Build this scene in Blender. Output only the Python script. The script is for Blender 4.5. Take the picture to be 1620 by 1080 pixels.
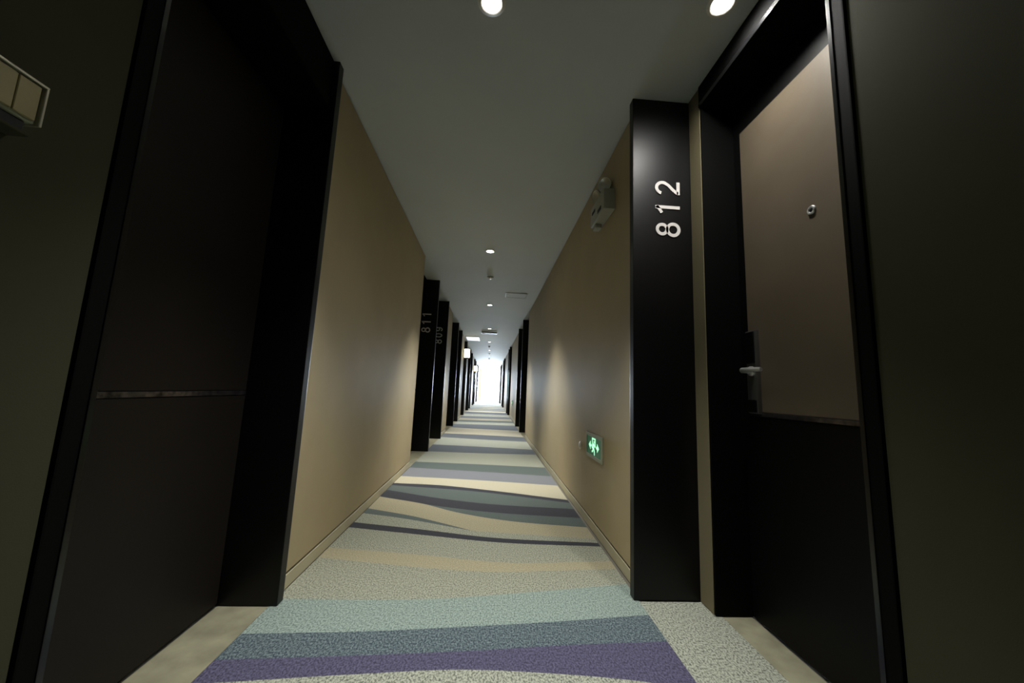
import bpy, bmesh, math, random
from mathutils import Matrix, Vector

# ------------------------------------------------------------------ scene basics
for o in list(bpy.data.objects):
    bpy.data.objects.remove(o)
SC = bpy.context.scene
COL = SC.collection
H = 2.457                                   # ceiling height
XL, XLP, XLD = -0.84, -0.806, -1.034        # left wall face, left pillar nose, left door plane
XR, XRP, XRB, XRD = 0.721, 0.683, 0.985, 1.142   # right wall face, pillar nose, base wall, near door plane
YB, YE = -2.6, 29.0                         # corridor back / far end

# camera
cam = bpy.data.cameras.new('camera')
cam.sensor_width = 36.0
cam.sensor_fit = 'HORIZONTAL'
cam.lens = 574.7 / 1620 * 36.0
cam.clip_start = 0.01
cam.clip_end = 200
camo = bpy.data.objects.new('camera', cam)
COL.objects.link(camo)
rt = Vector((0.99720604, -0.06202903, 0.04162349))
up = Vector((-0.04934819, -0.12871735, 0.99045272))
fw = Vector((0.05607915, 0.98973948, 0.13141874))
camo.matrix_world = Matrix(((rt.x, up.x, -fw.x, 0), (rt.y, up.y, -fw.y, 0), (rt.z, up.z, -fw.z, 0.9), (0, 0, 0, 1)))
SC.camera = camo

# exposure / view
SC.view_settings.view_transform = 'Standard'
SC.view_settings.look = 'None'
SC.view_settings.exposure = 0.0
SC.view_settings.gamma = 1.0
SC.view_settings.use_curve_mapping = False
SC.cycles.max_bounces = 10
SC.cycles.diffuse_bounces = 6
SC.cycles.sample_clamp_indirect = 4.0

# daylight outside the far window
world = bpy.data.worlds.new('overcast_sky')
SC.world = world
world.use_nodes = True
bg = world.node_tree.nodes['Background']
bg.inputs['Color'].default_value = (0.80, 0.90, 1.0, 1)
bg.inputs['Strength'].default_value = 210.0
pl = bpy.data.lights.new('window_portal', 'AREA')
pl.shape = 'RECTANGLE'
pl.size, pl.size_y = 1.40, 2.30
pl.cycles.is_portal = True
plo = bpy.data.objects.new('window_portal', pl)
COL.objects.link(plo)
plo.location = (0.0, YE + 0.14, 1.2)
plo.rotation_euler = (math.radians(-90), 0, 0)

LAMP_W = 330.0        # watts of one corridor downlight
LAMP_CONE = math.radians(82)


# ------------------------------------------------------------------ colour + materials
def lin(c):
    r = []
    for v in c:
        v /= 255.0
        r.append(v / 12.92 if v <= 0.04045 else ((v + 0.055) / 1.055) ** 2.4)
    return (r[0], r[1], r[2], 1.0)


def mat(name, rgb, rough=0.6, metal=0.0, spec=0.5, emit=0.0, emit_rgb=None, var=0.0, vscale=6.0, bump=0.0, bscale=300.0, coat=0.0):
    m = bpy.data.materials.new(name)
    m.use_nodes = True
    nt = m.node_tree
    b = nt.nodes['Principled BSDF']
    c = lin(rgb)
    b.inputs['Base Color'].default_value = c
    b.inputs['Roughness'].default_value = rough
    b.inputs['Metallic'].default_value = metal
    b.inputs['Specular IOR Level'].default_value = spec
    b.inputs['Coat Weight'].default_value = coat
    if emit:
        b.inputs['Emission Color'].default_value = lin(emit_rgb or rgb)
        b.inputs['Emission Strength'].default_value = emit
    tc = nt.nodes.new('ShaderNodeTexCoord')
    if var:
        n = nt.nodes.new('ShaderNodeTexNoise')
        n.inputs['Scale'].default_value = vscale
        n.inputs['Detail'].default_value = 4
        nt.links.new(tc.outputs['Object'], n.inputs['Vector'])
        r = nt.nodes.new('ShaderNodeValToRGB')
        r.color_ramp.elements[0].position = 0.3
        r.color_ramp.elements[1].position = 0.7
        r.color_ramp.elements[0].color = tuple(v * (1 - var) for v in c[:3]) + (1,)
        r.color_ramp.elements[1].color = tuple(min(1, v * (1 + var)) for v in c[:3]) + (1,)
        nt.links.new(n.outputs['Fac'], r.inputs['Fac'])
        nt.links.new(r.outputs['Color'], b.inputs['Base Color'])
    if bump:
        n2 = nt.nodes.new('ShaderNodeTexNoise')
        n2.inputs['Scale'].default_value = bscale
        n2.inputs['Detail'].default_value = 2
        nt.links.new(tc.outputs['Object'], n2.inputs['Vector'])
        bp = nt.nodes.new('ShaderNodeBump')
        bp.inputs['Strength'].default_value = bump
        bp.inputs['Distance'].default_value = 0.002
        nt.links.new(n2.outputs['Fac'], bp.inputs['Height'])
        nt.links.new(bp.outputs['Normal'], b.inputs['Normal'])
    return m


def carpet_mat(name, rgb, rgb2, pos=0.5, width=0.22):
    """heathered carpet: two yarn colours speckled at a few millimetres"""
    m = bpy.data.materials.new(name)
    m.use_nodes = True
    nt = m.node_tree
    b = nt.nodes['Principled BSDF']
    b.inputs['Roughness'].default_value = 0.95
    b.inputs['Specular IOR Level'].default_value = 0.12
    b.inputs['Sheen Weight'].default_value = 0.25
    b.inputs['Sheen Roughness'].default_value = 0.5
    tc = nt.nodes.new('ShaderNodeTexCoord')
    mp = nt.nodes.new('ShaderNodeMapping')
    mp.inputs['Scale'].default_value = (1.0, 0.7, 1.0)
    nt.links.new(tc.outputs['Object'], mp.inputs['Vector'])
    n = nt.nodes.new('ShaderNodeTexNoise')
    n.inputs['Scale'].default_value = 160
    n.inputs['Detail'].default_value = 3
    n.inputs['Roughness'].default_value = 0.7
    nt.links.new(mp.outputs['Vector'], n.inputs['Vector'])
    r = nt.nodes.new('ShaderNodeValToRGB')
    r.color_ramp.elements[0].position = pos - width / 2
    r.color_ramp.elements[1].position = pos + width / 2
    r.color_ramp.elements[0].color = lin(rgb2)
    r.color_ramp.elements[1].color = lin(rgb)
    nt.links.new(n.outputs['Fac'], r.inputs['Fac'])
    nt.links.new(r.outputs['Color'], b.inputs['Base Color'])
    bp = nt.nodes.new('ShaderNodeBump')
    bp.inputs['Strength'].default_value = 0.3
    bp.inputs['Distance'].default_value = 0.003
    nt.links.new(n.outputs['Fac'], bp.inputs['Height'])
    nt.links.new(bp.outputs['Normal'], b.inputs['Normal'])
    return m


M = {
    'wall': mat('beige_wall_covering', (173, 158, 124), 0.62, spec=0.3, var=0.04, vscale=3, bump=0.12, bscale=500),
    'near_wall': mat('dark_olive_wall', (64, 64, 50), 0.8, spec=0.06, var=0.05, vscale=3, bump=0.1, bscale=400),  # olive paint, darkened further to stand in for lens vignetting
    'base_wall': mat('olive_painted_wall', (122, 114, 88), 0.7, spec=0.25, var=0.04, vscale=3, bump=0.1, bscale=400),
    'skirting': mat('beige_baseboard', (186, 179, 150), 0.6, spec=0.3, var=0.05, vscale=8),
    'ceiling': mat('matte_ceiling_paint', (194, 199, 198), 0.75, spec=0.25, var=0.02, vscale=2, bump=0.05, bscale=200),
    'black': mat('black_lacquer', (5, 5, 6), 0.4, spec=0.3, var=0.1, vscale=5, bump=0.02, bscale=60),
    'blackm': mat('black_satin', (5, 5, 5), 0.5, spec=0.15, var=0.1, vscale=5),
    'bead': mat('glossy_black_edge', (10, 10, 11), 0.24, spec=0.55),
    'frame': mat('matte_black_frame', (4, 4, 4), 0.75, spec=0.08),
    'bead_head': mat('gloss_black_trim', (14, 14, 15), 0.2, spec=0.7),
    'door_brown': mat('brown_door_laminate', (92, 82, 68), 0.5, spec=0.3, var=0.08, vscale=4, bump=0.05, bscale=120),
    'door_dark': mat('dark_brown_laminate', (27, 23, 20), 0.5, spec=0.2, var=0.1, vscale=4),
    'strip': mat('smoked_metal_strip', (92, 88, 90), 0.25, metal=0.85, var=0.8, vscale=45),
    'chrome': mat('brushed_chrome', (225, 225, 225), 0.36, metal=0.75, bump=0.03, bscale=200),
    'steel': mat('satin_steel', (120, 120, 118), 0.38, metal=0.8),
    'stone': mat('veined_beige_stone', (150, 147, 124), 0.4, spec=0.35, var=0.22, vscale=11),
    'white_num': mat('white_numeral', (232, 228, 224), 0.5),
    'plastic': mat('pale_grey_plastic', (166, 168, 156), 0.55, var=0.03),
    'plastic_white': mat('white_plastic', (215, 213, 205), 0.45, var=0.03),
    'reflector': mat('lamp_reflector', (200, 200, 195), 0.2, metal=0.6),
    'dark_slot': mat('dark_slot', (18, 18, 17), 0.7),
    'sign_face': mat('olive_gold_sign_face', (150, 140, 98), 0.45, spec=0.35, var=0.12, vscale=9),
    'sign_rim': mat('pale_metal_rim', (190, 186, 165), 0.3, metal=0.6),
    'lens': mat('downlight_lens', (255, 250, 240), 0.4, emit=30.0, emit_rgb=(255, 250, 238)),
    'lantern': mat('warm_lantern_glass', (255, 248, 215), 0.4, emit=3.2, emit_rgb=(255, 247, 205)),
    'led': mat('cool_led_panel', (235, 240, 255), 0.5, emit=1.1, emit_rgb=(225, 232, 255)),  # emission imitates a bright patch on the ceiling
    'exit_green': mat('exit_sign_green', (6, 74, 44), 0.35, emit=0.3, emit_rgb=(8, 96, 58)),
    'exit_glow': mat('exit_sign_glow', (190, 255, 215), 0.35, emit=1.0, emit_rgb=(176, 255, 206)),
    'sign_frame': mat('grey_sign_frame', (160, 164, 140), 0.45),
    'window_frame': mat('white_window_frame', (210, 214, 220), 0.5),
    'floor': mat('concrete_floor', (120, 116, 104), 0.8, var=0.08),
}
g = bpy.data.materials.new('window_glass')
g.use_nodes = True
gn = g.node_tree
gn.nodes.remove(gn.nodes['Principled BSDF'])
gt = gn.nodes.new('ShaderNodeBsdfTransparent')
gt.inputs['Color'].default_value = (0.96, 0.98, 1, 1)
gg = gn.nodes.new('ShaderNodeBsdfGlossy')
gg.inputs['Roughness'].default_value = 0.02
gm = gn.nodes.new('ShaderNodeMixShader')
gm.inputs['Fac'].default_value = 0.06
gn.links.new(gt.outputs[0], gm.inputs[1])
gn.links.new(gg.outputs[0], gm.inputs[2])
gn.links.new(gm.outputs[0], gn.nodes['Material Output'].inputs['Surface'])
M['glass'] = g

C = {
    'light': carpet_mat('carpet_light_grey', (186, 190, 174), (82, 88, 78), 0.47, 0.2),
    'purple': carpet_mat('carpet_purple', (104, 101, 130), (56, 54, 74), 0.5, 0.22),
    'tealdark': carpet_mat('carpet_dark_teal', (132, 148, 150), (50, 64, 76), 0.53, 0.22),
    'mint': carpet_mat('carpet_pale_teal', (166, 182, 174), (96, 114, 108), 0.48, 0.22),
    'green': carpet_mat('carpet_grey_green', (180, 182, 164), (100, 104, 90), 0.48, 0.2),
    'beige': carpet_mat('carpet_beige', (190, 181, 150), (144, 137, 112), 0.5, 0.30),
    'navy': carpet_mat('carpet_navy', (50, 50, 62), (30, 30, 40), 0.5, 0.30),
    'teal': carpet_mat('carpet_slate_teal', (96, 108, 104), (66, 78, 76), 0.5, 0.30),
    'lilac': carpet_mat('carpet_lilac_grey', (134, 137, 144), (102, 105, 112), 0.5, 0.30),
    'slate': carpet_mat('carpet_blue_slate', (96, 103, 110), (70, 77, 84), 0.5, 0.30),
    'pale': carpet_mat('carpet_pale_beige', (206, 200, 176), (170, 164, 140), 0.5, 0.30),
}

# ------------------------------------------------------------------ mesh helpers (bmesh in world coordinates)
WL = {}          # world location of every object we parent to


def box(bm, x0, x1, y0, y1, z0, z1, bev=0.0, seg=1):
    x0, x1 = sorted((x0, x1))
    y0, y1 = sorted((y0, y1))
    z0, z1 = sorted((z0, z1))
    r = bmesh.ops.create_cube(bm, size=1.0)
    vs = r['verts']
    for v in vs:
        v.co = Vector(((x0 + x1) / 2 + v.co.x * (x1 - x0), (y0 + y1) / 2 + v.co.y * (y1 - y0), (z0 + z1) / 2 + v.co.z * (z1 - z0)))
    if bev:
        es = list({e for v in vs for e in v.link_edges})
        bmesh.ops.bevel(bm, geom=es, offset=bev, segments=seg, affect='EDGES', profile=0.7)
    return bm


def cyl(bm, p0, p1, r0, r1=None, n=24, caps=True):
    p0, p1 = Vector(p0), Vector(p1)
    d = p1 - p0
    q = d.to_track_quat('Z', 'Y').to_matrix().to_4x4()
    bmesh.ops.create_cone(bm, cap_ends=caps, segments=n, radius1=r0, radius2=r0 if r1 is None else r1, depth=d.length,
                          matrix=Matrix.Translation((p0 + p1) / 2) @ q)
    return bm


def lathe(bm, centre, prof, axis=(0, 0, 1), n=32):
    """prof: list of (radius, height along axis)"""
    q = Vector(axis).to_track_quat('Z', 'Y').to_matrix()
    c = Vector(centre)
    rings = []
    for r, h in prof:
        if r < 1e-6:
            rings.append([bm.verts.new(c + q @ Vector((0, 0, h)))])
        else:
            rings.append([bm.verts.new(c + q @ Vector((r * math.cos(2 * math.pi * i / n), r * math.sin(2 * math.pi * i / n), h))) for i in range(n)])
    for a, b in zip(rings, rings[1:]):
        for i in range(n):
            j = (i + 1) % n
            if len(a) == 1 and len(b) == 1:
                continue
            if len(a) == 1:
                bm.faces.new((a[0], b[i], b[j]))
            elif len(b) == 1:
                bm.faces.new((a[i], a[j], b[0]))
            else:
                bm.faces.new((a[i], a[j], b[j], b[i]))
    bmesh.ops.recalc_face_normals(bm, faces=bm.faces)
    return bm


def tube(bm, pts, radii, n=14):
    pts = [Vector(p) for p in pts]
    rings = []
    for i, p in enumerate(pts):
        d = (pts[min(i + 1, len(pts) - 1)] - pts[max(i - 1, 0)]).normalized()
        q = d.to_track_quat('Z', 'Y').to_matrix()
        rings.append([bm.verts.new(p + q @ Vector((radii[i] * math.cos(2 * math.pi * k / n), radii[i] * math.sin(2 * math.pi * k / n), 0))) for k in range(n)])
    for a, b in zip(rings, rings[1:]):
        # align the start index of consecutive rings
        s = min(range(n), key=lambda s: (a[0].co - b[s].co).length)
        for k in range(n):
            bm.faces.new((a[k], a[(k + 1) % n], b[(s + k + 1) % n], b[(s + k) % n]))
    bm.faces.new(rings[0])
    bm.faces.new(rings[-1])
    bmesh.ops.recalc_face_normals(bm, faces=bm.faces)
    return bm


def prism(bm, pts, ext):
    """extrude a planar polygon (list of 3-D points) by vector ext"""
    ext = Vector(ext)
    a = [bm.verts.new(Vector(p)) for p in pts]
    b = [bm.verts.new(Vector(p) + ext) for p in pts]
    n = len(a)
    bm.faces.new(a)
    bm.faces.new(list(reversed(b)))
    for i in range(n):
        j = (i + 1) % n
        bm.faces.new((a[i], a[j], b[j], b[i]))
    bmesh.ops.recalc_face_normals(bm, faces=bm.faces)
    return bm


def NB():
    return bmesh.new()


def link(name, data, parent=None, at=None):
    """at: world location of the origin; verts are stored relative to it"""
    o = bpy.data.objects.new(name, data)
    COL.objects.link(o)
    at = Vector(at) if at is not None else Vector((0, 0, 0))
    if parent is not None:
        o.parent = parent
        o.location = at - WL[parent.name]
    else:
        o.location = at
    WL[o.name] = at
    return o


def obj(name, bm, m, parent=None, at=None, smooth=False, label=None):
    if at is None:
        at = WL[parent.name] if parent is not None else Vector((0, 0, 0))
    at = Vector(at)
    me = bpy.data.meshes.new(name)
    bmesh.ops.translate(bm, verts=bm.verts, vec=-at)
    bm.to_mesh(me)
    bm.free()
    for mm in (m if isinstance(m, list) else [m]):
        me.materials.append(mm)
    if smooth:
        for p in me.polygons:
            p.use_smooth = True
        try:
            me.set_sharp_from_angle(angle=math.radians(38))
        except Exception:
            pass
    o = link(name, me, parent, at)
    if label:
        o['label'] = label
    return o


def empty(name, at, label=None, cat=None, group=None, kind=None):
    o = link(name, None, None, at)
    return tag(o, label, cat, group, kind)


def tag(o, label=None, cat=None, group=None, kind=None):
    for k, v in (('label', label), ('category', cat), ('group', group), ('kind', kind)):
        if v:
            o[k] = v
    return o


def arc(cx, cy, rx, ry, a0, a1, n=20):
    return [(cx + rx * math.cos(math.radians(a0 + (a1 - a0) * k / n)), cy + ry * math.sin(math.radians(a0 + (a1 - a0) * k / n))) for k in range(n + 1)]


# pen strokes of the sans-serif numerals, cap height 1, x to the right
DIGITS = {
    '8': [arc(0.29, 0.735, 0.195, 0.195, 0, 360, 28), arc(0.29, 0.285, 0.235, 0.23, 0, 360, 32)],
    '1': [[(0.34, 0.0), (0.34, 1.0)], [(0.36, 0.965), (0.27, 0.85), (0.10, 0.74)]],
    '2': [arc(0.28, 0.70, 0.225, 0.245, 168, -22, 22) + [(0.40, 0.46), (0.22, 0.28), (0.10, 0.14), (0.07, 0.055)], [(0.02, 0.055), (0.55, 0.055)]],
    '0': [arc(0.29, 0.5, 0.23, 0.445, 0, 360, 32)],
    '9': [arc(0.28, 0.68, 0.22, 0.265, 0, 360, 28), [(0.50, 0.70)] + arc(0.27, 0.42, 0.23, 0.365, 25, -70, 14) + arc(0.27, 0.27, 0.21, 0.215, -95, -165, 8)],
}


def digit_mesh(ch, size, depth, place):
    """flat raised numeral: every pen stroke is a ribbon of constant width; place(x, y, d) -> world point"""
    bm = bmesh.new()
    w = 0.064
    for st in DIGITS[ch]:
        L, Rr = [], []
        closed = math.hypot(st[0][0] - st[-1][0], st[0][1] - st[-1][1]) < 1e-6
        for k, (x, y) in enumerate(st):
            if closed:
                a, b = st[(k - 1) % (len(st) - 1)], st[(k + 1) % (len(st) - 1)]
            else:
                a, b = st[max(k - 1, 0)], st[min(k + 1, len(st) - 1)]
            dx, dy = b[0] - a[0], b[1] - a[1]
            l = math.hypot(dx, dy)
            nx, ny = -dy / l * w, dx / l * w
            L.append((x + nx, y + ny))
            Rr.append((x - nx, y - ny))
        V = [[bm.verts.new(place(p[0] * size, p[1] * size, d)) for p in P] for P, d in ((L, depth), (Rr, depth), (L, 0.0), (Rr, 0.0))]
        for k in range(len(st) - 1):
            bm.faces.new((V[0][k], V[1][k], V[1][k + 1], V[0][k + 1]))
            bm.faces.new((V[2][k], V[0][k], V[0][k + 1], V[2][k + 1]))
            bm.faces.new((V[1][k], V[3][k], V[3][k + 1], V[1][k + 1]))
        if not closed:
            for k in (0, len(st) - 1):
                bm.faces.new((V[0][k], V[2][k], V[3][k], V[1][k]))
    bmesh.ops.recalc_face_normals(bm, faces=bm.faces)
    return bm


# ------------------------------------------------------------------ room shell
bm = NB()
box(bm, -1.30, 1.35, YB - 0.2, YE + 0.2, -0.12, -0.004)
floor = tag(obj('floor', bm, M['floor']), 'corridor floor with wavy striped carpet running to the bright window', 'floor', kind='structure')

# carpet: strips between curved boundary lines, one yarn mix per strip
BND = [
    [(-0.71, 1.26), (-0.4, 1.285), (-0.05, 1.305), (0.23, 1.29), (0.5, 1.26), (0.66, 1.23)],
    [(-0.79, 1.35), (-0.55, 1.36), (-0.03, 1.39), (0.33, 1.42), (0.69, 1.44)],
    [(-0.79, 1.475), (-0.4, 1.49), (-0.04, 1.52), (0.28, 1.55), (0.7, 1.6)],
    [(-0.82, 1.69), (-0.21, 1.70), (0.22, 1.76), (0.52, 1.81)],
    [(-0.8, 2.06), (-0.26, 1.97), (0.04, 1.94), (0.59, 1.98)],
    [(-0.81, 2.18), (-0.37, 2.12), (0.14, 2.04), (0.66, 2.07)],
    [(-0.8, 2.47), (-0.36, 2.38), (0.11, 2.29), (0.68, 2.26)],
    [(-0.81, 2.56), (-0.38, 2.465), (0.06, 2.36), (0.7, 2.31)],
    [(-0.8, 2.73), (-0.53, 2.65), (-0.06, 2.46)],
    [(-0.8, 2.83), (-0.48, 2.70), (-0.28, 2.59), (-0.06, 2.46)],
    [(-0.8, 3.12), (-0.47, 2.98), (-0.19, 2.80), (0.18, 2.65), (0.7, 2.56)],
    [(-0.8, 3.125), (-0.36, 2.94), (0.06, 2.82), (0.69, 2.74)],
    [(-0.78, 3.31), (-0.36, 3.13), (0.06, 3.01), (0.69, 2.94)],
    [(-0.79, 3.48), (-0.09, 3.36), (0.68, 3.10)],
    [(-0.79, 3.56), (-0.41, 3.53), (0.06, 3.40), (0.69, 3.18)],
    [(-0.79, 3.83), (-0.1, 3.76), (0.7, 3.63)],
    [(-0.8, 4.23), (-0.12, 4.14), (0.69, 4.01)],
    [(-0.81, 4.56), (-0.14, 4.52), (0.72, 4.44)],
    [(-0.79, 5.29), (-0.17, 5.27), (0.71, 5.29)],
    [(-0.78, 5.92), (-0.19, 5.86), (0.71, 5.73)],
    [(-0.79, 6.80), (-0.1, 6.66), (0.69, 6.55)],
    [(-0.81, 7.36), (-0.1, 7.30), (0.65, 7.18)],
    [(-0.8, 8.48), (-0.1, 8.33), (0.66, 8.26)],
    [(-0.8, 9.30), (-0.1, 9.34), (0.66, 9.40)],
]
BCOL = ['light', 'purple', 'tealdark', 'mint', 'green', 'beige', 'green', 'navy', 'green', 'teal', 'beige', 'teal', 'navy', 'teal', 'navy',
        'pale', 'lilac', 'teal', 'green', 'slate', 'light', 'slate', 'pale', 'slate']       # colour below boundary k
X0C, X1C = -0.838, 0.705
NX = 36
XS = [X0C + (X1C - X0C) * i / NX for i in range(NX + 1)]


def curve_y(pts, x):
    """smooth (monotone cubic) interpolation, straight beyond the ends"""
    n = len(pts)
    d = [(pts[i + 1][1] - pts[i][1]) / (pts[i + 1][0] - pts[i][0]) for i in range(n - 1)]
    t = [d[0]] + [(d[i - 1] + d[i]) / 2 for i in range(1, n - 1)] + [d[-1]]
    if x <= pts[0][0]:
        return pts[0][1] + t[0] * (x - pts[0][0])
    if x >= pts[-1][0]:
        return pts[-1][1] + t[-1] * (x - pts[-1][0])
    for i in range(n - 1):
        (xa, ya), (xb, yb) = pts[i], pts[i + 1]
        if x <= xb:
            h = xb - xa
            s = (x - xa) / h
            return (ya * (1 + 2 * s) * (1 - s) ** 2 + t[i] * h * s * (1 - s) ** 2 + yb * s * s * (3 - 2 * s) + t[i + 1] * h * s * s * (s - 1))


rows, cols = [], []
rng = random.Random(5)
# behind the camera
yy = YB
pal = ['light', 'slate', 'mint', 'beige', 'teal', 'green', 'lilac', 'pale', 'navy']
rows.append([YB] * (NX + 1))
while yy < 0.5:
    yy += rng.uniform(0.2, 0.45)
    a, ph = rng.uniform(-0.08, 0.08), rng.uniform(0, 3)
    rows.append([yy + a * math.sin(x * 2.2 + ph) for x in XS])
    cols.append(rng.choice(pal))
for k, b in enumerate(BND):
    pts = b
    if k in (8, 9):                      # the tapering teal wedge ends half way across
        row = [curve_y(pts, x) if x < -0.06 else curve_y(pts, -0.06) - 0.12 * (x + 0.06) for x in XS]
    else:
        row = [curve_y(pts, x) for x in XS]
    rows.append(row)
    cols.append(BCOL[k])
yy = 9.35
pale = True
while yy < YE - 0.3:
    yy += rng.uniform(0.5, 1.15)
    a, ph = rng.uniform(-0.15, 0.15), rng.uniform(0, 3)
    rows.append([min(YE, yy + a * math.sin(x * 2.2 + ph)) for x in XS])
    cols.append(rng.choice(['pale', 'beige', 'light'] if pale else ['slate', 'lilac', 'teal', 'slate']))
    pale = not pale
rows.append([YE] * (NX + 1))
cols.append('light')
for k in range(1, len(rows)):            # keep the strips ordered
    rows[k] = [max(a, b) for a, b in zip(rows[k], rows[k - 1])]
names = list(C)
bm = NB()
ZC = 0.0
prev = [bm.verts.new((x, y, ZC)) for x, y in zip(XS, rows[0])]
for k in range(1, len(rows)):
    cur = []
    for i, (x, y) in enumerate(zip(XS, rows[k])):
        cur.append(prev[i] if y - prev[i].co.y < 1e-5 else bm.verts.new((x, y, ZC)))
    for i in range(NX):
        vs = []
        for v in (prev[i], prev[i + 1], cur[i + 1], cur[i]):
            if v not in vs:
                vs.append(v)
        if len(vs) >= 3:
            f = bm.faces.new(vs)
            f.material_index = names.index(cols[k - 1])
    prev = cur
# plain heather border that fills the right-hand recesses
for ya, yb in ((YB, 1.695),):
    r = [bm.verts.new(p) for p in ((X1C, ya, ZC), (XRB + 0.03, ya, ZC), (XRB + 0.03, yb, ZC), (X1C, yb, ZC))]
    f = bm.faces.new(r)
    f.material_index = names.index('light')
bmesh.ops.recalc_face_normals(bm, faces=bm.faces)
if sum(f.normal.z for f in bm.faces) < 0:
    bmesh.ops.reverse_faces(bm, faces=bm.faces)
obj('carpet', bm, [C[n] for n in names], floor, label='wavy striped carpet in grey green, teal, purple and navy')

bm = NB()
box(bm, -1.30, 1.35, YB - 0.2, YE + 0.2, H, H + 0.12)
ceiling = tag(obj('ceiling', bm, M['ceiling']), 'plain matte pale grey corridor ceiling', 'ceiling', kind='structure')

bm = NB()
box(bm, -1.28, -1.12, YB, YE, 0.0, H - 0.001)
wall_left = tag(obj('wall_left', bm, M['base_wall']), 'left corridor wall with beige panels between dark door recesses', 'wall', kind='structure')
bm = NB()
box(bm, 1.22, 1.34, YB, YE, 0.0, H - 0.001)
wall_right = tag(obj('wall_right', bm, M['base_wall']), 'right corridor wall with beige panels between dark door recesses', 'wall', kind='structure')
bm = NB()
box(bm, -1.28, 1.34, YB - 0.15, YB - 0.002, 0.0, H - 0.001)
tag(obj('wall_back', bm, M['base_wall']), 'plain corridor wall behind the camera', 'wall', kind='structure')
# far end wall with its window opening
WX0, WX1, WZ0, WZ1 = -0.70, 0.66, 0.04, 2.38
bm = NB()
box(bm, -1.28, WX0, YE + 0.002, YE + 0.13, 0, H - 0.001)
box(bm, WX1, 1.34, YE + 0.002, YE + 0.13, 0, H - 0.001)
box(bm, WX0, WX1, YE + 0.002, YE + 0.13, WZ1, H - 0.001)
box(bm, WX0, WX1, YE + 0.002, YE + 0.13, 0, WZ0)
tag(obj('wall_front', bm, M['wall']), 'end wall of the corridor around the bright window', 'wall', kind='structure')
win = empty('window_1', ((WX0 + WX1) / 2, YE + 0.06, WZ0), 'tall bright daylight window at the far end of the corridor', 'window', kind='structure')
bm = NB()
t = 0.045
box(bm, WX0, WX0 + t, YE + 0.03, YE + 0.09, WZ0, WZ1, 0.004)
box(bm, WX1 - t, WX1, YE + 0.03, YE + 0.09, WZ0, WZ1, 0.004)
box(bm, WX0 + t, WX1 - t, YE + 0.03, YE + 0.09, WZ0, WZ0 + t, 0.004)
box(bm, WX0 + t, WX1 - t, YE + 0.03, YE + 0.09, WZ1 - t, WZ1, 0.004)
obj('window_frame', bm, M['window_frame'], win)
bm = NB()
box(bm, -0.035, -0.005, YE + 0.035, YE + 0.085, WZ0 + t, WZ1 - t, 0.003)
obj('mullion', bm, M['window_frame'], win)
for xa, xb in ((WX0 + t, -0.035), (-0.005, WX1 - t)):
    bm = NB()
    box(bm, xa, xb, YE + 0.056, YE + 0.064, WZ0 + t, WZ1 - t)
    obj('pane', bm, M['glass'], win)

# ------------------------------------------------------------------ wall panels, baseboards, pillars
base_left = empty('baseboard_left', (XL, 0, 0), 'low beige baseboard along the left wall', 'baseboard', kind='structure')
base_right = empty('baseboard_right', (XR, 0, 0), 'low beige baseboard along the right wall', 'baseboard', kind='structure')


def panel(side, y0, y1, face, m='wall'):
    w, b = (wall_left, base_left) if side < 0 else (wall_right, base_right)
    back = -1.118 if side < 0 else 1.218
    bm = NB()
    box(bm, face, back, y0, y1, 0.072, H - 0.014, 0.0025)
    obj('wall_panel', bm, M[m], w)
    bm = NB()                                        # dark shadow gaps above and below the panel
    box(bm, face - side * -0.02, back, y0 + 0.004, y1 - 0.004, H - 0.0135, H - 0.002)
    box(bm, face - side * -0.02, back, y0 + 0.004, y1 - 0.004, 0.0615, 0.0715)
    obj('shadow_gap', bm, M['dark_slot'], w)
    bm = NB()
    box(bm, face + side * 0.001, back, y0 + 0.001, y1 - 0.001, 0.0, 0.061, 0.002)
    obj('baseboard_board', bm, M['skirting'], b)


def pillar(n, side, y, nose, back, th=0.045, number=None, xc=None, label='', zc=1.84):
    bm = NB()
    box(bm, nose, back, y, y + th, 0.0015, H - 0.0015, 0.003, 2)
    p = tag(obj('trim_%d' % n, bm, M['black'], None, (nose, y, 0)), label, 'pillar', 'black door pillars', 'structure')
    if number:
        zz = zc - 0.158
        for ch in number:
            # char up -> -X, char right -> +Z, raised towards -Y
            bm = digit_mesh(ch, 0.128, 0.004, lambda x, yv, d, zz=zz: (xc + 0.064 - yv, y - 0.0002 - d, zz + 0.016 + x))
            obj('room_digit', bm, M['white_num'], p)
            zz += 0.1125
    return p


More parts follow.
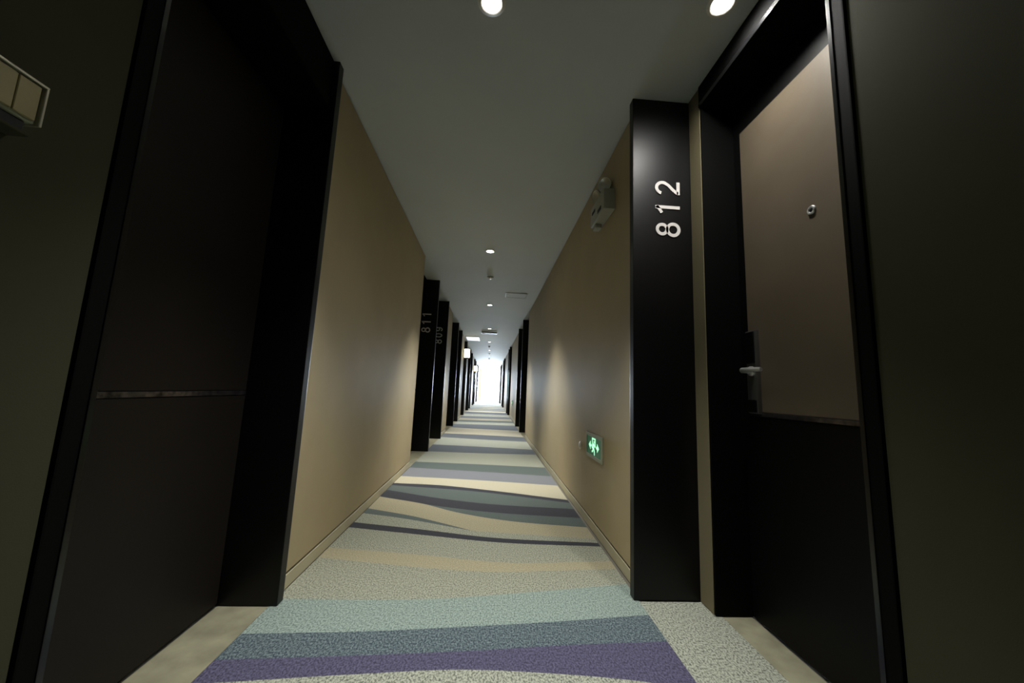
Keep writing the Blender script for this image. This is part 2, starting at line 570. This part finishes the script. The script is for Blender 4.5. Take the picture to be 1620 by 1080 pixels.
# door leaf with frame; side -1 left / +1 right
def door(n, side, plane, leaf, y0, y1, label, near=False, lower='door_dark', upper='door_dark', head_z=2.20, jamb=0.05, far_jamb=False, handle=False,
         upper_z=2.165, mid=0.838):
    d = empty('door_%d' % n, (leaf, (y0 + y1) / 2, 0), label, 'door', 'hotel room doors', 'structure')
    s = side
    back = leaf + s * 0.07
    # frame: near jamb, head, beads
    bm = NB()
    box(bm, plane - s * 0.006, back, y0, y0 + jamb, 0.002, head_z, 0.004, 2)
    obj('frame_jamb', bm, M['frame'], d)
    bm = NB()
    box(bm, plane - s * 0.006, back, y0, y1 - 0.001, head_z, H - 0.002, 0.003)
    obj('frame_head', bm, M['frame'], d)
    if near:
        bm = NB()
        box(bm, plane - s * 0.0085, plane - s * 0.0062, y0 + jamb - 0.013, y0 + jamb, 0.004, head_z - 0.001, 0.0008)
        obj('frame_bead', bm, M['bead'], d, label='glossy flat edge strip of the near door jamb')
        bm = NB()
        box(bm, plane - s * 0.0085, plane - s * 0.0062, y0 + jamb + 0.001, y1 - 0.004, head_z + 0.001, head_z + (0.024 if s > 0 else 0.008), 0.0008)
        obj('frame_bead', bm, M['bead_head' if s > 0 else 'frame'], d, label='glossy flat edge strip of the door head')
    if far_jamb:
        bm = NB()
        box(bm, plane + s * 0.001, back, y1 - 0.012, y1 - 0.001, 0.002, head_z - 0.001, 0.002)
        obj('frame_jamb', bm, M['frame'], d)
        y1 = y1 - 0.0125
    # leaf: backing slab, raised upper and lower panels, metal strip
    st = 0.05
    bm = NB()
    box(bm, leaf + s * 0.004, leaf + s * 0.045, y0 + 0.01, y1 - 0.002, 0.008, head_z - 0.002)
    lf = obj('door_leaf', bm, M['blackm'], d)
    ya, yb = y0 + 0.012, y1 - (st if near and side > 0 else 0.006)
    bm = NB()
    box(bm, leaf - s * 0.001, leaf + s * 0.004, ya, yb, mid + 0.012, upper_z, 0.0015)
    obj('upper_panel', bm, M[upper], lf, label='brown laminate upper panel of the door' if upper == 'door_brown' else None)
    bm = NB()
    box(bm, leaf - s * 0.001, leaf + s * 0.004, ya, yb, 0.012, mid - 0.008, 0.0015)
    obj('lower_panel', bm, M[lower], lf)
    bm = NB()
    box(bm, leaf - s * 0.0035, leaf + s * 0.004, ya, yb, mid - 0.007, mid + 0.011, 0.0015)
    obj('metal_strip', bm, M['strip'], lf)
    if handle:
        # peephole
        px, py, pz = leaf - s * 0.001, 1.181, 1.594
        bm = NB()
        lathe(bm, (px, py, pz), [(0.016, -0.001), (0.017, 0.003), (0.0145, 0.0065), (0.010, 0.0065), (0.0085, 0.003), (0.0075, 0.003)], (-s, 0, 0), 28)
        ph = obj('peephole', bm, M['chrome'], lf, smooth=True)
        bm = NB()
        lathe(bm, (px, py, pz), [(0.0085, 0.002), (0.006, 0.0042), (0.0, 0.0052)], (-s, 0, 0), 20)
        obj('peephole_lens', bm, M['blackm'], lf, smooth=True)
        # lock plate with black reader head and lower cover
        y_a, y_b = 1.472, 1.532
        bm = NB()
        box(bm, leaf - s * 0.018, leaf, y_a, y_b, 0.842, 1.198, 0.004, 2)
        obj('lock_plate', bm, M['steel'], lf, smooth=True, label='tall satin steel lock plate')
        bm = NB()
        box(bm, leaf - s * 0.0235, leaf - s * 0.018, y_a + 0.006, y_b - 0.002, 1.055, 1.192, 0.002)
        obj('card_reader', bm, M['blackm'], lf, label='black card reader on the lock plate')
        bm = NB()
        box(bm, leaf - s * 0.0225, leaf - s * 0.018, y_a + 0.006, y_b - 0.006, 0.848, 0.90, 0.002)
        obj('lock_cover', bm, M['blackm'], lf)
        # lever handle: rose, neck and tapering lever
        hy, hz = 1.500, 1.022
        bm = NB()
        lathe(bm, (leaf - s * 0.018, hy, hz), [(0.0, 0.0), (0.021, 0.0), (0.021, 0.007), (0.017, 0.010), (0.0, 0.010)], (-s, 0, 0), 28)
        tube(bm, [(leaf - s * 0.026, hy, hz), (leaf - s * 0.05, hy, hz), (leaf - s * 0.064, hy - 0.004, hz), (leaf - s * 0.072, hy - 0.016, hz),
                  (leaf - s * 0.074, hy - 0.04, hz), (leaf - s * 0.072, hy - 0.085, hz), (leaf - s * 0.066, hy - 0.115, hz)],
             [0.0105, 0.0105, 0.011, 0.0115, 0.011, 0.0095, 0.0085], 16)
        obj('lever_handle', bm, M['chrome'], lf, smooth=True, label='polished chrome lever handle')
    return d


# left side: (recess start, recess end) and what follows
LEFT = [(0.785, 1.636), (4.24, 5.257), (5.315, 6.56), (7.60, 8.75), (8.81, 9.93), (11.30, 12.30), (13.60, 14.90), (14.96, 16.40), (18.60, 19.80), (19.86, 21.10),
        (23.20, 24.40), (24.46, 25.70)]
RIGHT = [(0.868, 1.600), (7.05, 7.95), (8.01, 9.15), (12.40, 13.20), (13.26, 14.10), (17.40, 18.50), (18.56, 19.70), (22.20, 23.40), (23.46, 24.70)]
ORD = ['first', 'second', 'third', 'fourth', 'fifth', 'sixth', 'seventh', 'eighth', 'ninth', 'tenth', 'eleventh', 'twelfth']
dn = tn = 0
for side, L in ((-1, LEFT), (1, RIGHT)):
    word = 'left' if side < 0 else 'right'
    face = XL if side < 0 else XR
    nose = XLP if side < 0 else XRP
    yprev = YB + 0.002
    for i, (a, b) in enumerate(L):
        dn += 1
        tn += 1
        nearf = XL if side < 0 else XRB
        if a - yprev > 0.2:
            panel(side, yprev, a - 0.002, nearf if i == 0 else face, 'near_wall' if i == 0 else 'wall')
        if i == 0 and side < 0:
            door(dn, side, XL, XLD, a, b, 'dark brown door beside the camera on the left, with a thin metal strip', near=True)
            pillar(tn, side, b, nose, -1.117, label='tall plain black pillar beside the near left door, without a number')
        elif i == 0:
            door(dn, side, XRB, XRD, a, b, 'black door with brown upper panel, peephole and chrome lever', near=True, upper='door_brown', lower='blackm', head_z=2.335,
                 far_jamb=True, handle=True)
            # narrow strip of base wall between the frame and the pillar
            bm = NB()
            box(bm, XRB, 1.216, b + 0.001, b + 0.098, 0.0015, H - 0.0015, 0.002)
            obj('wall_panel', bm, M['base_wall'], wall_right)
            b = b + 0.10
            pillar(tn, side, b, nose, 1.216, number='812', xc=0.8615, label='tall black pillar with white room number 812', zc=1.84)
        else:
            door(dn, side, (XLD if side < 0 else 0.93) - side * 0.035, XLD if side < 0 else 0.93, a, b, '%s dark door along the %s wall, counted from the camera' % (ORD[i], word))
            num = {1: '811', 2: '809'}.get(i) if side < 0 else None
            if num:
                lab = 'black pillar with room number %s on the left wall' % num
            else:
                lab = '%s black pillar along the %s wall, plain without a number, counted from the camera' % (ORD[i], word)
            pillar(tn, side, b, nose, -1.117 if side < 0 else 1.217, number=num, xc=-0.9585 if num else None, label=lab, zc=1.81)
        yprev = b + 0.047
    panel(side, yprev, YE - 0.001, face)

# stone thresholds in the two near recesses
bm = NB()
box(bm, XL + 0.001, XLD + 0.0005, 0.85, 1.634, -0.0035, 0.0005)
obj('stone_threshold', bm, M['stone'], floor, label='pale stone threshold in front of the near left door')
bm = NB()
box(bm, XRB + 0.0305, XRD - 0.0015, 0.932, 1.586, -0.0035, 0.0005)
obj('stone_threshold', bm, M['stone'], floor, label='pale stone threshold in front of the near right door')

for L, xa, xb in ((LEFT, XL + 0.001, XLD + 0.0005), (RIGHT, X1C + 0.0005, 0.929)):
    for a, b in L[1:]:
        bm = NB()
        box(bm, xa, xb, a + 0.001, b - 0.001, -0.0035, 0.0005)
        obj('stone_threshold', bm, M['stone'], floor)

# ------------------------------------------------------------------ downlights
def downlight(x, y, label, group, watts=LAMP_W, cone=LAMP_CONE, r=0.04):
    d = empty('downlight', (x, y, H), label, 'downlight', group)
    bm = NB()
    lathe(bm, (x, y, H - 0.0005), [(r, 0.0), (r + 0.016, 0.0), (r + 0.017, 0.003), (r + 0.004, 0.007), (r, 0.005), (r - 0.001, 0.001)], (0, 0, -1), 36)
    obj('trim_ring', bm, M['plastic_white'], d, smooth=True)
    bm = NB()
    lathe(bm, (x, y, H - 0.0008), [(0.0, 0.003), (r - 0.012, 0.0025), (r - 0.002, 0.001), (r - 0.002, 0.0), (0, 0)], (0, 0, -1), 32)
    obj('lamp_lens', bm, M['lens'], d, smooth=True)
    l = bpy.data.lights.new('downlight_lamp', 'SPOT')
    l.energy = watts
    l.color = (1.0, 0.982, 0.93)
    l.spot_size = cone
    l.spot_blend = 1.0
    l.shadow_soft_size = 0.035
    lo = bpy.data.objects.new('downlight_lamp', l)
    COL.objects.link(lo)
    lo.parent = d
    lo.location = (0, 0, -0.015)
    return d


for i in range(10):
    downlight(-0.067, 1.29 + 2.70 * i, '%s round ceiling downlight of the centre row, counted from the camera' % ORD[i], 'downlights along the ceiling centre line', watts=LAMP_W * (0.62 if i == 0 else 1.0))
downlight(0.848, 1.205, 'round ceiling downlight above the near right door', 'downlight in the door recess', watts=46, cone=math.radians(172))

# ------------------------------------------------------------------ ceiling fittings
for k, (x, y, lab) in enumerate(((-0.06, 4.96, 'small white smoke detector on the ceiling between the second and third downlight'),
                                 (-0.077, 13.5, 'small smoke detector beyond the fifth ceiling downlight'),
                                 (-0.077, 16.2, 'small smoke detector beyond the sixth ceiling downlight'),
                                 (-0.077, 18.9, 'farthest small smoke detector near the bright window'))):
    d = empty('smoke_detector', (x, y, H), lab, 'smoke detector', 'smoke detectors on the ceiling')
    bm = NB()
    lathe(bm, (x, y, H), [(0.0, 0.0005), (0.048, 0.0005), (0.048, 0.008), (0.044, 0.012), (0.0, 0.012)], (0, 0, -1), 32)
    obj('mounting_base', bm, M['steel'] if k else M['plastic'], d, smooth=True)
    bm = NB()
    lathe(bm, (x, y, H), [(0.034, 0.012), (0.034, 0.017), (0.026, 0.026), (0.016, 0.030), (0.0, 0.031)], (0, 0, -1), 32)
    obj('sensor_dome', bm, M['plastic_white'] if k == 0 else M['steel'], d, smooth=True)

hp = empty('access_panel', (0.37, 5.9, H), 'flush rectangular access panel in the ceiling, right of the downlights', 'ceiling panel')
bm = NB()
for q in ((0.19, 0.205, 5.75, 6.05), (0.535, 0.55, 5.75, 6.05), (0.205, 0.535, 5.75, 5.765), (0.205, 0.535, 6.035, 6.05)):
    box(bm, *q, H - 0.006, H - 0.0005, 0.001)
obj('panel_frame', bm, M['plastic'], hp)
bm = NB()
box(bm, 0.208, 0.532, 5.768, 6.032, H - 0.004, H - 0.0005, 0.001)
obj('panel_cover', bm, M['ceiling'], hp)
bm = NB()
lathe(bm, (0.235, 5.9, H - 0.004), [(0, 0.0), (0.014, 0.0), (0.013, 0.004), (0, 0.005)], (0, 0, -1), 20)
obj('panel_latch', bm, M['plastic_white'], hp, smooth=True)

vt = empty('air_vent', (-0.08, 10.05, H), 'slim air vent across the ceiling just past the fourth downlight', 'air vent')
bm = NB()
for q in ((-0.29, -0.275, 9.98, 10.14), (0.125, 0.14, 9.98, 10.14), (-0.275, 0.125, 9.98, 9.993), (-0.275, 0.125, 10.127, 10.14)):
    box(bm, *q, H - 0.035, H - 0.0005, 0.001)
obj('vent_frame', bm, M['steel'], vt)
bm = NB()
box(bm, -0.274, 0.124, 9.994, 10.126, H - 0.006, H - 0.0005)
obj('vent_backing', bm, M['dark_slot'], vt)
for k in range(5):
    bm = NB()
    y = 10.012 + 0.024 * k
    prism(bm, [(-0.273, y, H - 0.008), (-0.273, y + 0.002, H - 0.008), (-0.273, y + 0.014, H - 0.028), (-0.273, y + 0.012, H - 0.028)], (0.396, 0, 0))
    obj('vent_slat', bm, M['steel'], vt)

lp = empty('ceiling_light_panel', (-0.59, 11.5, H), 'white lit rectangular ceiling light panel above the nearer wall lantern', 'ceiling light')  # glowing framed sheet stands in for a bright patch on the ceiling
bm = NB()
for q in ((-0.80, -0.785, 11.05, 11.95), (-0.395, -0.38, 11.05, 11.95), (-0.785, -0.395, 11.05, 11.065), (-0.785, -0.395, 11.935, 11.95)):
    box(bm, *q, H - 0.012, H - 0.0005, 0.001)
obj('panel_frame', bm, M['plastic_white'], lp)
bm = NB()
box(bm, -0.784, -0.396, 11.066, 11.934, H - 0.008, H - 0.0005)
obj('diffuser', bm, M['led'], lp)


# ------------------------------------------------------------------ lit wall lanterns on the left wall
def lantern(x, y, z, label):
    d = empty('wall_lantern', (XL, y, z), label, 'wall lamp', 'lit wall lanterns on the left wall')
    bm = NB()
    box(bm, XL + 0.0008, XL + 0.014, y - 0.05, y + 0.05, z - 0.11, z + 0.11, 0.004, 2)
    obj('wall_plate', bm, M['blackm'], d)
    bm = NB()
    tube(bm, [(XL + 0.014, y, z - 0.06), (XL + 0.05, y, z - 0.10), (x - 0.02, y, z - 0.165), (x, y, z - 0.155)], [0.009, 0.009, 0.009, 0.009], 10)
    obj('lamp_arm', bm, M['blackm'], d, smooth=True)
    bm = NB()
    box(bm, x - 0.085, x + 0.085, y - 0.085, y + 0.085, z - 0.125, z + 0.135, 0.035, 4)
    obj('lamp_shade', bm, M['lantern'], d, smooth=True, label='glowing warm white lamp shade')
    bm = NB()
    lathe(bm, (x, y, z - 0.158), [(0, 0), (0.05, 0), (0.055, 0.01), (0.055, 0.034), (0, 0.034)], (0, 0, 1), 24)
    obj('lamp_base', bm, M['blackm'], d, smooth=True)
    bm = NB()
    lathe(bm, (x, y, z + 0.134), [(0, 0.0), (0.05, 0.0), (0.05, 0.012), (0.02, 0.022), (0, 0.024)], (0, 0, 1), 24)
    obj('lamp_cap', bm, M['blackm'], d, smooth=True)


lantern(-0.725, 11.05, 1.93, 'nearer glowing wall lantern high on the left wall')
lantern(-0.725, 20.6 - 2.6 + 0.25, 1.86, 'farther glowing wall lantern near the bright window')


# ------------------------------------------------------------------ exit signs low on the right wall
def exit_sign(y0, y1, z0, z1, label, rich=True):
    """y0 near edge, y1 far edge; faces -X"""
    d = empty('exit_sign', (XR, (y0 + y1) / 2, z0), label, 'exit sign', 'green exit signs low on the right wall')
    t = (z1 - z0) * 0.14
    fx = XR - 0.012
    bm = NB()
    for q in ((y0, y0 + t, z0, z1), (y1 - t, y1, z0, z1), (y0 + t, y1 - t, z0, z0 + t), (y0 + t, y1 - t, z1 - t, z1)):
        box(bm, fx, XR - 0.0005, *q, 0.0015)
    obj('sign_frame', bm, M['sign_frame'], d)
    bm = NB()
    box(bm, XR - 0.008, XR - 0.0005, y0 + t, y1 - t, z0 + t, z1 - t)
    obj('sign_face', bm, M['exit_green'], d, label='backlit green sign face')
    # pictogram: u to the right as seen from the corridor (towards -Y), v up; unit = face height
    hh = z1 - z0 - 2 * t
    yc, zc = (y0 + y1) / 2, (z0 + z1) / 2
    bm = NB()

    def P(u, v):
        return (XR - 0.0082, yc - u * hh, zc + v * hh)

    def poly(*pts):
        prism(bm, [P(*p) for p in pts], (-0.0016, 0, 0))

    def stroke(u0, v0, u1, v1, w):
        dx, dy = u1 - u0, v1 - v0
        l = math.hypot(dx, dy)
        nx, ny = -dy / l * w / 2, dx / l * w / 2
        poly((u0 + nx, v0 + ny), (u1 + nx, v1 + ny), (u1 - nx, v1 - ny), (u0 - nx, v0 - ny))

    # door opening outline
    poly((-0.34, 0.46), (0.34, 0.46), (0.34, 0.37), (-0.34, 0.37))
    poly((-0.34, 0.37), (-0.24, 0.37), (-0.24, -0.12), (-0.34, -0.12))
    poly((0.24, 0.37), (0.34, 0.37), (0.34, 0.0), (0.24, 0.0))
    # running figure
    hd = [(0.06 + 0.085 * math.cos(a * math.pi / 6), 0.24 + 0.085 * math.sin(a * math.pi / 6)) for a in range(12)]
    poly(*hd)
    stroke(0.02, 0.15, -0.06, -0.12, 0.19)
    stroke(0.06, 0.12, 0.26, 0.0, 0.08)
    stroke(-0.02, 0.12, -0.24, 0.02, 0.08)
    stroke(-0.24, 0.02, -0.22, -0.14, 0.08)
    stroke(-0.02, -0.10, 0.14, -0.26, 0.11)
    stroke(0.14, -0.26, 0.14, -0.46, 0.10)
    stroke(-0.08, -0.10, -0.20, -0.28, 0.11)
    stroke(-0.20, -0.28, -0.36, -0.32, 0.09)
    # arrows on both sides
    for s in (-1, 1):
        poly((s * 0.46, 0.06), (s * 0.70, 0.06), (s * 0.70, -0.06), (s * 0.46, -0.06))
        poly((s * 0.64, 0.24), (s * 0.98, 0.0), (s * 0.64, -0.24))
    obj('sign_pictogram', bm, M['exit_glow'], d, label='glowing running figure in a doorway between two arrows')
    return d


exit_sign(2.262, 2.635, 0.466, 0.630, 'green lit exit sign low on the near right wall')
exit_sign(11.05, 11.42, 0.42, 0.585, 'tiny far green exit sign between dark doors on the right wall')

d = empty('wall_button', (XR, 2.822, 0.501), 'small round pale wall button left of the near exit sign', 'wall button')
bm = NB()
lathe(bm, (XR - 0.0005, 2.822, 0.501), [(0, 0), (0.03, 0), (0.03, 0.006), (0.026, 0.009), (0, 0.009)], (-1, 0, 0), 28)
obj('button_plate', bm, M['plastic_white'], d, smooth=True)
bm = NB()
lathe(bm, (XR - 0.0095, 2.822, 0.501), [(0, 0), (0.018, 0), (0.018, 0.003), (0.014, 0.006), (0, 0.007)], (-1, 0, 0), 28)
obj('button_cap', bm, M['plastic_white'], d, smooth=True)

# ------------------------------------------------------------------ twin-head emergency light near the ceiling, right wall
d = empty('emergency_light', (XR, 2.2, 2.06), 'grey twin head emergency light high on the right wall near the ceiling', 'emergency light')
y0, y1, z0, z1 = 2.07, 2.36, 2.03, 2.165
fx = XR - 0.075
bm = NB()
box(bm, fx, XR - 0.0008, y0, y1, z0, z1, 0.008, 2)
obj('battery_box', bm, M['plastic'], d, smooth=True)
bm = NB()
box(bm, fx - 0.003, fx, y0 + 0.05, y0 + 0.12, z0 + 0.02, z0 + 0.045, 0.001)
obj('indicator_panel', bm, M['dark_slot'], d)
bm = NB()
box(bm, fx - 0.003, fx, y1 - 0.11, y1 - 0.04, z0 + 0.07, z0 + 0.09, 0.001)
obj('indicator_panel', bm, M['dark_slot'], d)
bm = NB()
box(bm, fx + 0.01, XR - 0.02, y1 - 0.085, y1 - 0.02, z0 - 0.032, z0 - 0.0005, 0.004)
obj('cable_box', bm, M['plastic'], d)
for yh, tilt in ((y0 + 0.075, -0.35), (y1 - 0.075, 0.35)):
    c = Vector((fx + 0.035, yh, z1 + 0.062))
    ax = Vector((-0.75, -0.55 + tilt, -0.3)).normalized()
    bm = NB()
    cyl(bm, (c.x, c.y, z1 - 0.002), (c.x, c.y, c.z - 0.035), 0.010, n=14)
    lathe(bm, c - ax * 0.035, [(0.0, 0.0), (0.022, 0.002), (0.040, 0.020), (0.046, 0.048), (0.046, 0.058), (0.041, 0.058), (0.036, 0.048)], ax, 28)
    hd = obj('lamp_head', bm, M['plastic'], d, smooth=True)
    bm = NB()
    lathe(bm, c - ax * 0.035, [(0.0, 0.036), (0.015, 0.040), (0.0405, 0.0555)], ax, 28)
    obj('lamp_reflector', bm, M['reflector'], hd, smooth=True)

# ------------------------------------------------------------------ box sign on the near left wall
d = empty('wall_sign_box', (XL, 0.47, 1.30), 'olive gold wall box with pale metal rim, cut off at the left edge', 'wall box')
ya, yb, za, zb = 0.34, 0.628, 1.318, 1.392
bm = NB()
box(bm, XL + 0.0008, XL + 0.034, ya + 0.004, yb - 0.004, za, zb - 0.004, 0.002)
obj('box_body', bm, M['sign_frame'], d)
for p, q in ((ya + 0.008, 0.4985), (0.5005, 0.5885), (0.5900, yb - 0.008)):
    bm = NB()
    box(bm, XL + 0.034, XL + 0.039, p, q, za + 0.004, zb - 0.007, 0.001)
    obj('face_plate', bm, M['sign_face'], d)
bm = NB()
box(bm, XL + 0.0008, XL + 0.042, ya, yb, zb - 0.004, zb, 0.001)
box(bm, XL + 0.0008, XL + 0.042, yb - 0.0045, yb, za - 0.002, zb - 0.004, 0.001)
obj('metal_rim', bm, M['sign_rim'], d)
bm = NB()
box(bm, XL + 0.0008, XL + 0.028, ya + 0.006, yb - 0.012, za - 0.020, za - 0.0005, 0.001)
obj('dark_recess', bm, M['dark_slot'], d)
bm = NB()
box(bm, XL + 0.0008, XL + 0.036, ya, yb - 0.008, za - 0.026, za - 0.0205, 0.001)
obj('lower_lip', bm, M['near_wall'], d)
